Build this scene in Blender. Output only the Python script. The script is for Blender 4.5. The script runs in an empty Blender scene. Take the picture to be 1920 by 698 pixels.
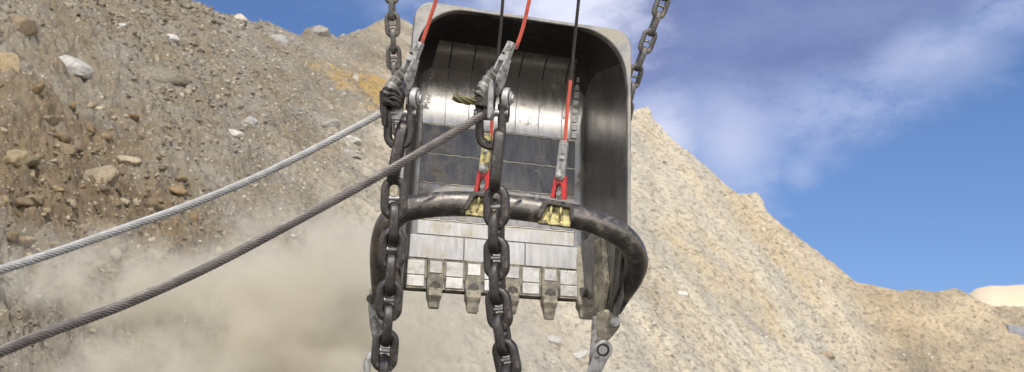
import bpy, bmesh, math, random
import numpy as np
from mathutils import Vector, Matrix
random.seed(7); rng = np.random.default_rng(11)
S = bpy.context.scene
COL = S.collection
rad = math.radians

# ------------------------------------------------------------------ camera
PITCH = rad(14); CAMZ = 3.0; FPX = 2637.0
cd = bpy.data.cameras.new('camera'); cam = bpy.data.objects.new('camera', cd); COL.objects.link(cam)
cam.location = (0, 0, CAMZ); cam.rotation_euler = (rad(90) + PITCH, 0, 0)
cd.sensor_width = 36; cd.lens = 36 * FPX / 1920; cd.clip_end = 6000; cd.clip_start = .1
cd.dof.use_dof = True; cd.dof.focus_distance = 23.5; cd.dof.aperture_fstop = 1.5
S.camera = cam
# ------------------------------------------------------------------ light
SUN_EL, SUN_AZ = 49, 176          # azimuth measured from +Y towards +X (sun stands behind the camera, slightly right)
sl = bpy.data.lights.new('sun', 'SUN'); so = bpy.data.objects.new('sun', sl); COL.objects.link(so)
sl.energy = 4.0; sl.angle = rad(.6); sl.color = (1, .955, .87)
sv = Vector((math.sin(rad(SUN_AZ)) * math.cos(rad(SUN_EL)), math.cos(rad(SUN_AZ)) * math.cos(rad(SUN_EL)), math.sin(rad(SUN_EL))))
so.rotation_euler = (-sv).to_track_quat('-Z', 'Y').to_euler()
S.view_settings.view_transform = 'Standard'; S.view_settings.look = 'None'
S.view_settings.exposure = 0.2; S.view_settings.gamma = 1
S.cycles.use_denoising = True; S.cycles.volume_bounces = 5; S.cycles.max_bounces = 6
S.cycles.volume_step_rate = 2.5; S.cycles.volume_max_steps = 128
# ------------------------------------------------------------------ sky
W = bpy.data.worlds.new('World'); S.world = W; W.use_nodes = True
nt = W.node_tree; N = nt.nodes; LK = nt.links; N.clear()
def nd(t, **k):
    n = N.new(t)
    for a, b in k.items(): setattr(n, a, b)
    return n
def mth(op, a, b=None, c=None, clamp=False):
    n = nd('ShaderNodeMath', operation=op, use_clamp=clamp)
    for i, v in enumerate((a, b, c)):
        if v is None: continue
        if isinstance(v, (int, float)): n.inputs[i].default_value = v
        else: LK.new(v, n.inputs[i])
    return n.outputs[0]
out = nd('ShaderNodeOutputWorld'); bg = nd('ShaderNodeBackground'); bg.inputs[1].default_value = .1
sky = nd('ShaderNodeTexSky', sky_type='NISHITA', sun_disc=False)
sky.sun_elevation = rad(SUN_EL); sky.sun_rotation = rad(SUN_AZ); sky.altitude = 800; sky.air_density = 1.0; sky.dust_density = .5; sky.ozone_density = 1.6
tc = nd('ShaderNodeTexCoord'); sep = nd('ShaderNodeSeparateXYZ'); LK.new(tc.outputs['Generated'], sep.inputs[0])
az = mth('ARCTAN2', sep.outputs[0], sep.outputs[1]); el = mth('ARCSINE', sep.outputs[2])
comb = nd('ShaderNodeCombineXYZ'); LK.new(az, comb.inputs[0]); LK.new(el, comb.inputs[1])
def noise(scale, detail=5, rough=.55, off=(0, 0, 0), sx=1, sy=1):
    mp = nd('ShaderNodeMapping'); mp.inputs['Location'].default_value = off; mp.inputs['Scale'].default_value = (sx, sy, 1)
    LK.new(comb.outputs[0], mp.inputs[0])
    n = nd('ShaderNodeTexNoise'); n.inputs['Scale'].default_value = scale; n.inputs['Detail'].default_value = detail; n.inputs['Roughness'].default_value = rough
    LK.new(mp.outputs[0], n.inputs['Vector']); return n.outputs[0]
def sstep(x, lo, hi):
    n = nd('ShaderNodeMapRange', interpolation_type='SMOOTHSTEP'); LK.new(x, n.inputs[0])
    n.inputs[1].default_value = lo; n.inputs[2].default_value = hi; return n.outputs[0]
# lower edge of the cloud bank, as an elevation that changes with azimuth
def px_el(y): return PITCH + math.atan((349 - y) / FPX)
cr = nd('ShaderNodeValToRGB'); cr.color_ramp.interpolation = 'EASE'
azn = nd('ShaderNodeMapRange'); LK.new(az, azn.inputs[0]); azn.inputs[1].default_value = -.45; azn.inputs[2].default_value = .45
LK.new(azn.outputs[0], cr.inputs[0])
pts = [(-400, -260), (600, -120), (900, 60), (1010, 225), (1240, 250), (1450, 242), (1620, 190), (1800, 118), (1990, 30), (2300, -50)]
els = cr.color_ramp.elements
while len(els) < len(pts): els.new(.5)
for e, (x, y) in zip(els, pts):
    e.position = min(1, max(0, (math.atan((x - 960) / FPX / .985) + .45) / .9)); v = px_el(y); e.color = (v, v, v, 1)
nz = noise(7, 6, .6, (3.1, 1.7, 0), 1, 1.5); nz2 = noise(17, 7, .66, (.3, 5, 0), .8, 1.5)
h = mth('SUBTRACT', el, cr.outputs[0]); h = mth('ADD', h, mth('MULTIPLY', mth('SUBTRACT', nz, .5), .07)); h = mth('ADD', h, mth('MULTIPLY', mth('SUBTRACT', nz2, .5), .045))
dark = sstep(h, -.006, .034)
near = mth('SUBTRACT', 1, mth('MULTIPLY', sstep(mth('ABSOLUTE', az), .5, .9), .9)); dark = mth('MULTIPLY', dark, near)
edge = mth('MULTIPLY', sstep(h, -.055, .002), mth('SUBTRACT', 1, sstep(h, .004, .036)))
edge = mth('MULTIPLY', edge, sstep(nz2, .28, .62)); edge = mth('MULTIPLY', mth('MULTIPLY', edge, near), .72)
# bright cumulus right of the bucket's top
def blob(px, py, rx, ry):
    ca = math.atan((px - 960) / FPX / math.cos(PITCH)); ce = px_el(py)
    a = mth('DIVIDE', mth('SUBTRACT', az, ca), rx / FPX); b = mth('DIVIDE', mth('SUBTRACT', el, ce), ry / FPX)
    r = mth('SQRT', mth('ADD', mth('MULTIPLY', a, a), mth('MULTIPLY', b, b)))
    r = mth('ADD', r, mth('MULTIPLY', mth('SUBTRACT', nz2, .5), 2.6))
    return mth('SUBTRACT', 1, sstep(r, -.1, 1.35))
wb = mth('MAXIMUM', mth('MULTIPLY', blob(1060, 40, 170, 150), .9), mth('MULTIPLY', blob(1250, 255, 75, 85), .6))
wb = mth('MAXIMUM', wb, mth('MULTIPLY', blob(1790, 150, 150, 60), .22))
wb = mth('MAXIMUM', wb, mth('MULTIPLY', blob(1375, 290, 90, 120), .38)); wb = mth('MAXIMUM', wb, mth('MULTIPLY', blob(1505, 340, 42, 34), .22))
def mix(f, a, b):
    m = nd('ShaderNodeMix', data_type='RGBA')
    if isinstance(f, (int, float)): m.inputs[0].default_value = f
    else: LK.new(f, m.inputs[0])
    for s, v in ((m.inputs[6], a), (m.inputs[7], b)):
        if isinstance(v, tuple): s.default_value = (*v, 1)
        else: LK.new(v, s)
    return m.outputs[2]
K = 10.0
skyt = nd('ShaderNodeMix', data_type='RGBA', blend_type='MULTIPLY'); skyt.inputs[0].default_value = 1
LK.new(sky.outputs[0], skyt.inputs[6]); skyt.inputs[7].default_value = (.68, .79, 1.03, 1)
nz3 = noise(5.5, 6, .62, (8.2, 2.1, 0), .8, 1.7)
dkc = mix(sstep(nz3, .36, .66), (.15 * K, .19 * K, .39 * K), (.22 * K, .27 * K, .49 * K))
c = mix(mth('MULTIPLY', dark, .93), skyt.outputs[2], dkc)
c = mix(edge, c, (.42 * K, .48 * K, .72 * K)); c = mix(wb, c, (.78 * K, .80 * K, .95 * K))
# milky haze added low in the unseen sky to whiten the steel's reflections
hz = mth('MULTIPLY', mth('SUBTRACT', 1, sstep(el, .14, .62)), mth('MULTIPLY', sstep(mth('ABSOLUTE', az), .6, 1.3), .95))
c = mix(hz, c, (.86 * K, .85 * K, .84 * K))
# unseen glow added low behind the camera to brighten the heel plates' reflection
gl = mth('MULTIPLY', mth('SUBTRACT', 1, sstep(el, .06, .30)), sstep(mth('ABSOLUTE', az), 1.7, 2.5))
c = mix(gl, c, (6.2 * K, 6.05 * K, 5.8 * K))
LK.new(c, bg.inputs[0]); LK.new(bg.outputs[0], out.inputs[0])

# ------------------------------------------------------------------ frames, helpers
CAMP = Vector((0, 0, CAMZ)); CF = Vector((0, math.cos(PITCH), math.sin(PITCH))); CU = Vector((0, -math.sin(PITCH), math.cos(PITCH))); CR = Vector((1, 0, 0))
def P(px, py, d): return CAMP + (CF + CR * ((px - 960) / FPX) + CU * ((349 - py) / FPX)) * d
def tag(o, label=None, cat=None, group=None, kind=None):
    if label: o['label'] = label
    if cat: o['category'] = cat
    if group: o['group'] = group
    if kind: o['kind'] = kind
    return o
def empty(name, loc, label, cat, group=None):
    o = bpy.data.objects.new(name, None); COL.objects.link(o); o.location = loc; o.empty_display_size = .3
    return tag(o, label, cat, group)
class MB:
    def __init__(s): s.v = []; s.f = []
    def add(s, vs, fs):
        b = len(s.v); s.v += [Vector(v) for v in vs]; s.f += [tuple(b + i for i in f) for f in fs]; return s
    def build(s, name, mat, parent=None, smooth=False, bevel=0, seg=2, origin=None):
        org = Vector(origin) if origin is not None else (parent_world(parent) if parent else Vector((0, 0, 0)))
        me = bpy.data.meshes.new(name); me.from_pydata([v - org for v in s.v], [], s.f); me.update()
        bm = bmesh.new(); bm.from_mesh(me); bmesh.ops.remove_doubles(bm, verts=bm.verts, dist=1e-5); bmesh.ops.recalc_face_normals(bm, faces=bm.faces); bm.to_mesh(me); bm.free()
        me.materials.append(mat)
        if smooth:
            me.polygons.foreach_set('use_smooth', [True] * len(me.polygons)); me.set_sharp_from_angle(angle=rad(38))
        o = bpy.data.objects.new(name, me); COL.objects.link(o)
        if parent: o.parent = parent; o.location = org - parent_world(parent)
        else: o.location = org
        if bevel:
            m = o.modifiers.new('bevel', 'BEVEL'); m.width = bevel; m.segments = seg; m.limit_method = 'ANGLE'; m.angle_limit = rad(35)
        return o
def parent_world(p):
    v = Vector((0, 0, 0))
    while p: v += p.location; p = p.parent
    return v
class Fr:                                   # a local frame: a right, b up, c towards the viewer side, in metres
    def __init__(s, o, yaw=0, roll=0, pitch=0, M=None):
        s.o = Vector(o)
        base = M or Matrix((CR, CU, -CF)).transposed()
        s.M = base @ (Matrix.Rotation(rad(roll), 3, 'Z') @ Matrix.Rotation(rad(yaw), 3, 'Y') @ Matrix.Rotation(rad(pitch), 3, 'X'))
    def __call__(s, a, b, c=0): return s.o + s.M @ Vector((a, b, c))
def prism(mb, fr, poly, t, c0=0, s=1.0):
    n = len(poly)
    vs = [fr(x * s, y * s, c0) for x, y in poly] + [fr(x * s, y * s, c0 - t) for x, y in poly]
    fs = [tuple(range(n)), tuple(range(2 * n - 1, n - 1, -1))] + [(i, i + n, (i + 1) % n + n, (i + 1) % n) for i in range(n)]
    return mb.add(vs, fs)
def box(mb, fr, a0, a1, b0, b1, c0, c1):
    return prism(mb, fr, [(a0, b0), (a1, b0), (a1, b1), (a0, b1)], c1 - c0, c1)
def tube(mb, path, r, n=12, cap=True, sx=1, closed=False, up=None, sq=2.0):
    path = [Vector(p) for p in path]; m = len(path); rs = r if isinstance(r, (list, tuple)) else [r] * m
    T = []
    for i in range(m):
        a = path[(i - 1) % m] if (closed or i > 0) else path[0]; b = path[(i + 1) % m] if (closed or i < m - 1) else path[-1]
        T.append((b - a).normalized())
    u = Vector(up) if up is not None else (Vector((0, 0, 1)) if abs(T[0].z) < .9 else Vector((1, 0, 0)))
    vs = []
    for i in range(m):
        u = (u - T[i] * u.dot(T[i])).normalized() if up is None else (Vector(up) - T[i] * Vector(up).dot(T[i])).normalized()
        w = T[i].cross(u)
        for k in range(n):
            th = 2 * math.pi * k / n; cc, ss = math.cos(th), math.sin(th)
            q = (abs(cc) ** sq + abs(ss) ** sq) ** (-1 / sq)
            vs.append(path[i] + (u * cc * sx + w * ss) * rs[i] * q)
    fs = []
    for i in range(m if closed else m - 1):
        j = (i + 1) % m
        for k in range(n): fs.append((i * n + k, i * n + (k + 1) % n, j * n + (k + 1) % n, j * n + k))
    if cap and not closed: fs += [tuple(range(n))[::-1], tuple((m - 1) * n + k for k in range(n))]
    return mb.add(vs, fs)
def spline(pts, n):
    pts = [Vector(p) for p in pts]; q = [pts[0] * 2 - pts[1]] + pts + [pts[-1] * 2 - pts[-2]]; o = []
    for i in range(1, len(q) - 2):
        for k in range(n):
            t = k / n; a, b, c, d = q[i - 1], q[i], q[i + 1], q[i + 2]
            o.append(.5 * ((2 * b) + (c - a) * t + (2 * a - 5 * b + 4 * c - d) * t * t + (3 * b - a - 3 * c + d) * t ** 3))
    return o + [pts[-1]]
def cyl(mb, fr, a, b, r, c0, c1, n=20, r2=None):
    r2 = r if r2 is None else r2
    vs = [fr(a + r * math.cos(2 * math.pi * k / n), b + r * math.sin(2 * math.pi * k / n), c0) for k in range(n)]
    vs += [fr(a + r2 * math.cos(2 * math.pi * k / n), b + r2 * math.sin(2 * math.pi * k / n), c1) for k in range(n)]
    fs = [tuple(range(n))[::-1], tuple(range(n, 2 * n))] + [(k, (k + 1) % n, n + (k + 1) % n, n + k) for k in range(n)]
    return mb.add(vs, fs)
def hexbolt(fr, a, b, r, c, name, mat, parent, washer=True):
    m = MB()
    if washer: cyl(m, fr, a, b, r * 1.45, c, c + .018, 24)
    cyl(m, fr, a, b, r, c + .016, c + .07, 6)
    cyl(m, fr, a, b, r * .55, c + .065, c + .095, 14)
    return m.build(name, mat, parent, bevel=.005)

# ------------------------------------------------------------------ materials
def material(name, base, rough=.5, metal=0.0, var=None, var_scale=3, var_amt=.5, dirt=None, dirt_amt=0, dirt_scale=2, bump=.3, bump_scale=30, streak=None, rvar=.15, spec=.5):
    m = bpy.data.materials.new(name); m.use_nodes = True; t = m.node_tree; n = t.nodes; l = t.links
    b = n['Principled BSDF']; tcn = n.new('ShaderNodeTexCoord'); co = tcn.outputs['Object']
    if streak:
        mp = n.new('ShaderNodeMapping'); mp.inputs['Scale'].default_value = streak; l.new(co, mp.inputs[0]); sco = mp.outputs[0]
    else: sco = co
    def nz(s, d=5, r=.6, c=co):
        q = n.new('ShaderNodeTexNoise'); q.inputs['Scale'].default_value = s; q.inputs['Detail'].default_value = d; q.inputs['Roughness'].default_value = r; l.new(c, q.inputs['Vector']); return q.outputs[0]
    def mp_(x, lo, hi, a=0, bb=1):
        q = n.new('ShaderNodeMapRange'); l.new(x, q.inputs[0])
        for i, v in enumerate((lo, hi, a, bb)): q.inputs[i + 1].default_value = v
        return q.outputs[0]
    def mx(f, a, bb):
        q = n.new('ShaderNodeMix'); q.data_type = 'RGBA'; l.new(f, q.inputs[0])
        for s_, v in ((q.inputs[6], a), (q.inputs[7], bb)):
            if isinstance(v, tuple): s_.default_value = (*v, 1)
            else: l.new(v, s_)
        return q.outputs[2]
    col = mx(mp_(nz(var_scale, 6, .65, sco), .5 - .5 * .5, .5 + .25, 0, var_amt), base, var or tuple(x * .6 for x in base))
    rsock = mp_(nz(var_scale * 2.3, 4, .6, sco), .3, .7, rough - rvar, rough + rvar)
    msock = None
    if dirt:
        f = mp_(nz(dirt_scale, 8, .7), .58 - .35 * dirt_amt, .66 - .3 * dirt_amt + .06, 0, 1)
        col = mx(f, col, dirt)
        q = n.new('ShaderNodeMath'); q.operation = 'MAXIMUM'; l.new(rsock, q.inputs[0]); g = n.new('ShaderNodeMath'); g.operation = 'MULTIPLY'; l.new(f, g.inputs[0]); g.inputs[1].default_value = .85; l.new(g.outputs[0], q.inputs[1]); rsock = q.outputs[0]
        msock = mp_(f, 0, 1, metal, metal * .15)
    l.new(col, b.inputs['Base Color']); l.new(rsock, b.inputs['Roughness']); b.inputs['Metallic'].default_value = metal
    if msock: l.new(msock, b.inputs['Metallic'])
    b.inputs['Specular IOR Level'].default_value = spec
    bp = n.new('ShaderNodeBump'); bp.inputs['Strength'].default_value = bump; bp.inputs['Distance'].default_value = .02
    l.new(nz(bump_scale, 6, .7, sco), bp.inputs['Height']); l.new(bp.outputs[0], b.inputs['Normal'])
    return m
DUSTC = (.30, .25, .18)
M = {}
M['steel_in'] = material('worn steel', (.29, .28, .27), .32, .88, (.14, .135, .125), 1.4, .9, (.12, .10, .08), .14, 1.2, .2, 9, (1, 1, .25), .1)
M['plate'] = material('polished plate', (.42, .40, .375), .22, .97, (.30, .28, .255), 1.6, .9, (.10, .085, .07), .03, 1.5, .12, 7, (3.5, .6, .6), .06)
M['floorp'] = material('dark plate', (.145, .138, .13), .28, .9, (.07, .066, .063), 1.3, .9, (.2, .17, .13), .10, 1.4, .15, 6, (3.0, .7, .6), .1)

M['lip'] = material('lip plate', (.50, .485, .47), .42, .75, (.26, .25, .24), 2.2, .95, (.38, .34, .27), .30, 1.8, .25, 12, (5, .8, .8), .12)
M['bright'] = material('bare bright steel', (.56, .545, .52), .42, .65, (.33, .31, .28), 4, .9, DUSTC, .14, 5, .3, 18)
M['rim'] = material('rim steel', (.29, .285, .275), .5, .5, (.14, .135, .13), 2.5, .95, (.30, .27, .22), .30, 2, .4, 14)
M['rear_shade'] = material('shade-painted steel', (.030, .027, .025), .55, .2, (.018, .016, .015), 2, .9, (.07, .058, .045), .08, 2, .25, 9, (1, 1, .3), .1)  # near-black base colour paints in the shade on the rear wall
M['heel_up'] = material('brown burnished steel', (.37, .325, .28), .33, .85, (.20, .175, .15), 1.6, .9, (.12, .10, .08), .12, 1.5, .15, 7, (3.5, .6, .6), .08)
M['outer'] = material('outer shell', (.22, .21, .19), .7, .2, (.12, .11, .10), 2, .9, DUSTC, .3, 2, .4, 12)
M['arch'] = material('arch steel', (.19, .175, .16), .36, .72, (.07, .062, .056), 3.5, .95, (.26, .22, .17), .16, 4, .5, 16, None, .12)
M['tooth'] = material('tooth casting', (.16, .145, .115), .6, .3, (.08, .07, .055), 5, .9, (.30, .265, .20), .42, 5, .6, 16)
M['yellow'] = material('yellow paint', (.62, .54, .24), .6, 0, (.42, .35, .14), 7, .9, (.06, .045, .025), .42, 8, .5, 22)
M['cast_dark'] = material('dark casting', (.075, .066, .058), .5, .5, (.03, .026, .024), 5, .9, (.17, .15, .12), .12, 5, .5, 24)
M['chain'] = material('chain steel', (.088, .080, .077), .36, .65, (.035, .031, .029), 7, .9, (.17, .145, .12), .1, 6, .5, 26)
M['hoist'] = material('hoist chain steel', (.18, .165, .15), .5, .45, (.05, .045, .04), 7, .9, (.2, .17, .14), .15, 6, .5, 26)
M['stud'] = material('stud steel', (.42, .41, .41), .4, .6, (.14, .13, .13), 9, .9, (.17, .145, .12), .1, 6, .4, 26)
M['grey'] = material('grey casting', (.50, .495, .48), .5, .35, (.28, .27, .25), 8, .9, (.09, .078, .065), .24, 7, .5, 26)
M['grey_dirty'] = material('dirty grey casting', (.36, .35, .335), .5, .4, (.18, .17, .155), 8, .95, (.07, .06, .05), .42, 7, .5, 26)
M['red'] = material('red paint', (.60, .035, .03), .5, 0, (.38, .03, .03), 9, .8, (.12, .06, .04), .12, 12, .4, 30)
M['redrope'] = material('red rope', (.86, .17, .11), .65, 0, (.46, .09, .06), 5, .9, (.13, .11, .09), .20, 4, .5, 40)
M['darkrope'] = material('dark rope', (.07, .062, .052), .6, .3, (.035, .03, .026), 8, .8, None, 0, 2, .5, 40)
M['rope'] = material('wire rope', (.44, .43, .415), .5, .2, (.24, .23, .22), 5, .8, None, 0, 2, .4, 60)
M['rope2'] = material('greased wire rope', (.21, .185, .165), .42, .4, (.09, .08, .075), 4, .8, None, 0, 2, .4, 60)
M['tail'] = material('olive rope', (.17, .15, .07), .5, .4, (.09, .08, .04), 9, .8, None, 0, 2, .4, 60)
M['black'] = material('black grease', (.012, .011, .010), .55, .2, (.025, .022, .02), 5, .9, None, 0, 2, .6, 20)

# ------------------------------------------------------------------ noise on the CPU for terrain
def hsh(ix, iy, seed=0):
    h = (ix.astype(np.int64) * 374761393 + iy.astype(np.int64) * 668265263 + seed * 974634777) & 0xFFFFFFFF
    h = ((h ^ (h >> 13)) * 1274126177) & 0xFFFFFFFF
    return ((h ^ (h >> 16)) & 0xFFFF) / 65535.0
def vn(x, y, seed=0):
    ix = np.floor(x); iy = np.floor(y); fx = x - ix; fy = y - iy; fx = fx * fx * (3 - 2 * fx); fy = fy * fy * (3 - 2 * fy)
    a = hsh(ix, iy, seed); b = hsh(ix + 1, iy, seed); c = hsh(ix, iy + 1, seed); d = hsh(ix + 1, iy + 1, seed)
    return (a * (1 - fx) + b * fx) * (1 - fy) + (c * (1 - fx) + d * fx) * fy
def fbm(x, y, o=5, seed=0, g=.5):
    r = 0; a = 1; t = 0
    for i in range(o):
        r = r + a * vn(x * 2 ** i + 17.3 * i, y * 2 ** i - 9.1 * i, seed + i); t += a; a *= g
    return r / t - .5
def cell(x, y, seed=0):                    # distance to nearest jittered point and a random value of that cell
    ix = np.floor(x); iy = np.floor(y); best = np.full(x.shape, 9.0); val = np.zeros(x.shape)
    for dx in (-1, 0, 1):
        for dy in (-1, 0, 1):
            cx = ix + dx; cy = iy + dy; jx = cx + hsh(cx, cy, seed); jy = cy + hsh(cx, cy, seed + 5)
            d = np.hypot(x - jx, y - jy); m = d < best; best = np.where(m, d, best); val = np.where(m, hsh(cx, cy, seed + 9), val)
    return best, val
SKYL = [(-1500, 300), (-900, -60), (-300, -200), (0, -150), (200, -75), (330, -12), (370, 6), (420, 26), (440, 30), (452, 27), (470, 42), (500, 44), (530, 55), (562, 66), (575, 52), (598, 48), (612, 60), (632, 72), (660, 62), (690, 50), (718, 37), (745, 32), (800, 60), (900, 90), (1000, 120), (1100, 160),
        (1170, 205), (1190, 206), (1215, 200), (1226, 226), (1262, 262), (1290, 283), (1330, 318), (1360, 346), (1386, 365), (1400, 362), (1418, 362), (1432, 385), (1440, 400), (1480, 432), (1520, 462), (1560, 494), (1605, 529), (1640, 536), (1690, 546), (1715, 541), (1745, 547), (1770, 546), (1790, 541), (1808, 548), (1830, 562), (1860, 574), (1920, 577), (2100, 585), (2500, 600), (3200, 640)]
_az = []; _tn = []
for x, y in SKYL:
    d = CF + CR * ((x - 960) / FPX) + CU * ((349 - y) / FPX); _az.append(math.atan2(d.x, d.y)); _tn.append(d.z / math.hypot(d.x, d.y))
SL = .72
def px_az(x): return math.atan((x - 960) / FPX / math.cos(PITCH))
D0X = [px_az(v) for v in (-1500, -200, 0, 500, 960, 1300, 1600, 1920, 2200, 3200)]; D0V = [30, 24, 25, 33, 43, 51, 60, 66, 70, 80]
def ridge(th):
    tn = np.interp(th, _az, _tn); d0 = np.interp(th, D0X, D0V)
    dr = np.minimum((CAMZ + SL * d0) / (SL - np.minimum(tn, .5)), 140); return tn, d0, dr
def height(x, y, parts=False):
    fine = True; fo = 0
    th = np.arctan2(x, y); d = np.hypot(x, y); tn, d0, dr = ridge(th); zr = CAMZ + dr * tn
    t = (d - d0) / (dr - d0)
    z = np.where(t < 1, zr * np.clip(t, -.2, 1), zr - .25 * (d - dr))
    z = np.where(t < 0, -.5 + 3 * t, z)
    fade = np.clip((1 - np.clip(t, 0, 1)) * 5, .0, 1) * np.clip(t * 6, 0, 1)
    fx = x * .85 + y * .53; fy = -x * .53 + y * .85            # across / along the fall streaks
    z = z + fade * (3.4 * fbm(x * .05, y * .05, 4, 3) + .8 * fbm(fx * .35, fy * .1, 5, 21))
    left = np.clip((px_az(640) - th) / .12, 0, 1) * np.clip(1.35 - t * 1.4, .35, 1)
    f2 = .35 + .65 * fade
    fo = f2 * ((.8 + .9 * left) * fbm(x * .8, y * .8, 6, 33, .6))
    wx = x + .5 * fbm(x * 1.3, y * 1.3, 3, 91); wy = y + .5 * fbm(x * 1.3, y * 1.3, 3, 97)
    c1, v1 = cell(wx * .7, wy * .75, 40); fo = fo + f2 * left * np.clip(.55 - c1, 0, .22) * (v1 > .35) * 1.7 * v1
    c2, v2 = cell(wx * 2.0, wy * 2.1, 50); fo = fo + f2 * (.35 + 1.3 * left) * np.clip(.5 - c2, 0, .2) * (v2 > .4) * .75 * v2
    c3, v3 = cell(wx * 4.6, wy * 4.8, 60); fo = fo + (.5 + .9 * left) * np.clip(.5 - c3, 0, .2) * (v3 > .4) * .24
    c4, v4 = cell(wx * 9 + .3, wy * 8, 70); fo = fo + (.3 + .9 * left) * np.clip(.5 - c4, 0, .25) * (v4 > .35) * .16 * (.5 + v4) + left * .30 * fbm(x * 3.1, y * 2.6, 3, 88, .7)
    if parts: return z, fo
    return z + fo * 1.2
def surf(x, y):                            # points of the slope, fine relief pushed out along the slope's normal
    z, fo = height(x, y, True); d = np.hypot(x, y) + 1e-9
    return x - x / d * .57 * fo, y - y / d * .57 * fo, z + .82 * fo
def hit(px, py):
    px = np.atleast_1d(np.asarray(px, float)); py = np.atleast_1d(np.asarray(py, float))
    D = np.array(CF)[None] + np.array(CR)[None] * ((px - 960) / FPX)[:, None] + np.array(CU)[None] * ((349 - py) / FPX)[:, None]
    d = np.full(px.shape, 20.0); done = np.zeros(px.shape, bool)
    for i in range(500):
        p = D * d[:, None]; z = height(p[:, 0], p[:, 1]); done |= (p[:, 2] + CAMZ) < z; d = np.where(done, d, d + .22)
        if done.all(): break
    p = D * d[:, None]; p[:, 2] += CAMZ; return p, done

# ------------------------------------------------------------------ ground, slope, sand bank
def earth(name, cols, bump=.6):
    m = bpy.data.materials.new(name); m.use_nodes = True; t = m.node_tree; n = t.nodes; l = t.links; b = n['Principled BSDF']
    g = n.new('ShaderNodeNewGeometry'); pos = g.outputs['Position']
    def dot(v, s):
        q = n.new('ShaderNodeVectorMath'); q.operation = 'DOT_PRODUCT'; l.new(pos, q.inputs[0]); w = Vector(v).normalized() * s; q.inputs[1].default_value = w; return q.outputs['Value']
    Dv = Vector((1, -1.6, -1.1)).normalized(); A = Dv.cross(Vector((0, -.6, .8))).normalized(); B = Dv.cross(A)
    cb = n.new('ShaderNodeCombineXYZ'); l.new(dot(Dv, .16), cb.inputs[0]); l.new(dot(A, 1), cb.inputs[1]); l.new(dot(B, 1), cb.inputs[2])
    def nz(s, d=6, r=.6, c=pos):
        q = n.new('ShaderNodeTexNoise'); q.inputs['Scale'].default_value = s; q.inputs['Detail'].default_value = d; q.inputs['Roughness'].default_value = r; l.new(c, q.inputs['Vector']); return q.outputs[0]
    def mr(x, lo, hi, a=0, bb=1):
        q = n.new('ShaderNodeMapRange'); l.new(x, q.inputs[0])
        for i, v in enumerate((lo, hi, a, bb)): q.inputs[i + 1].default_value = v
        return q.outputs[0]
    def mx(f, a, bb):
        q = n.new('ShaderNodeMix'); q.data_type = 'RGBA'; l.new(f, q.inputs[0])
        for s_, v in ((q.inputs[6], a), (q.inputs[7], bb)):
            if isinstance(v, tuple): s_.default_value = (*v, 1)
            else: l.new(v, s_)
        return q.outputs[2]
    def mul(a, bb):
        q = n.new('ShaderNodeMath'); q.operation = 'MULTIPLY'; l.new(a, q.inputs[0])
        if isinstance(bb, float): q.inputs[1].default_value = bb
        else: l.new(bb, q.inputs[1])
        return q.outputs[0]
    pale, grey, ochre, brown, dk = cols
    sp = n.new('ShaderNodeSeparateXYZ'); l.new(pos, sp.inputs[0])
    c = mx(mr(nz(.35, 7, .7, cb.outputs[0]), .44, .58), pale, grey)
    c = mx(mul(mr(nz(.17, 6, .65, cb.outputs[0]), .48, .62), .75), c, ochre)
    # darker, browner material of the near pile on the left
    q = n.new('ShaderNodeMath'); q.operation = 'ADD'; l.new(mr(sp.outputs[0], -14, -1.5, 1.15, 0), q.inputs[0]); l.new(mr(nz(.25, 5, .6), .3, .7, -.35, .35), q.inputs[1])
    lf = mr(q.outputs[0], .1, .75); c = mx(mul(lf, .92), c, mx(mr(nz(.45, 6, .7), .40, .62), brown, (.25, .232, .20)))
    q2 = n.new('ShaderNodeMath'); q2.operation = 'ADD'; l.new(mr(sp.outputs[0], 16, 23, 0, 1.15), q2.inputs[0]); l.new(mr(nz(.2, 5, .6), .3, .7, -.3, .3), q2.inputs[1])
    c = mx(mul(mr(q2.outputs[0], .2, .8), .7), c, mx(mr(nz(.3, 6, .7), .4, .62), brown, ochre))
    # rusty yellow clay pocket high behind the left hoist chain
    vd = n.new('ShaderNodeVectorMath'); vd.operation = 'DISTANCE'; l.new(pos, vd.inputs[0]); vd.inputs[1].default_value = YPOS
    q3 = n.new('ShaderNodeMath'); q3.operation = 'ADD'; l.new(vd.outputs['Value'], q3.inputs[0]); l.new(mr(nz(.9, 5, .7), .3, .7, -2.2, 2.2), q3.inputs[1])
    c = mx(mr(q3.outputs[0], 1.2, 3.0, .75, 0), c, (.40, .26, .08))
    # coarse brown clods of the near pile
    vd = n.new('ShaderNodeVectorMath'); vd.operation = 'DISTANCE'; l.new(pos, vd.inputs[0]); vd.inputs[1].default_value = BPOS
    q3 = n.new('ShaderNodeMath'); q3.operation = 'ADD'; l.new(vd.outputs['Value'], q3.inputs[0]); l.new(mr(nz(.5, 6, .7), .3, .7, -3.5, 3.5), q3.inputs[1])
    c = mx(mr(q3.outputs[0], 3.5, 7.5, .85, 0), c, mx(mr(nz(.8, 6, .7), .4, .6), (.20, .145, .082), (.13, .092, .055)))
    c = mx(mul(mul(mr(nz(.9, 7, .75), .50, .64), .55), mr(sp.outputs[0], -6, 4, 1, .2)), c, dk)
    c = mx(mul(mr(nz(3.2, 6, .75), .50, .64), .85), c, dk)
    c = mx(mul(mr(nz(5.5, 4, .7), .60, .68), .7), c, tuple(min(1, v * 1.7) for v in grey))
    c = mx(mul(mr(nz(14, 4, .8), .50, .62), .28), c, dk)
    l.new(c, b.inputs['Base Color']); b.inputs['Roughness'].default_value = .95; b.inputs['Specular IOR Level'].default_value = .15
    bp = n.new('ShaderNodeBump'); bp.inputs['Strength'].default_value = bump; bp.inputs['Distance'].default_value = .35
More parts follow.
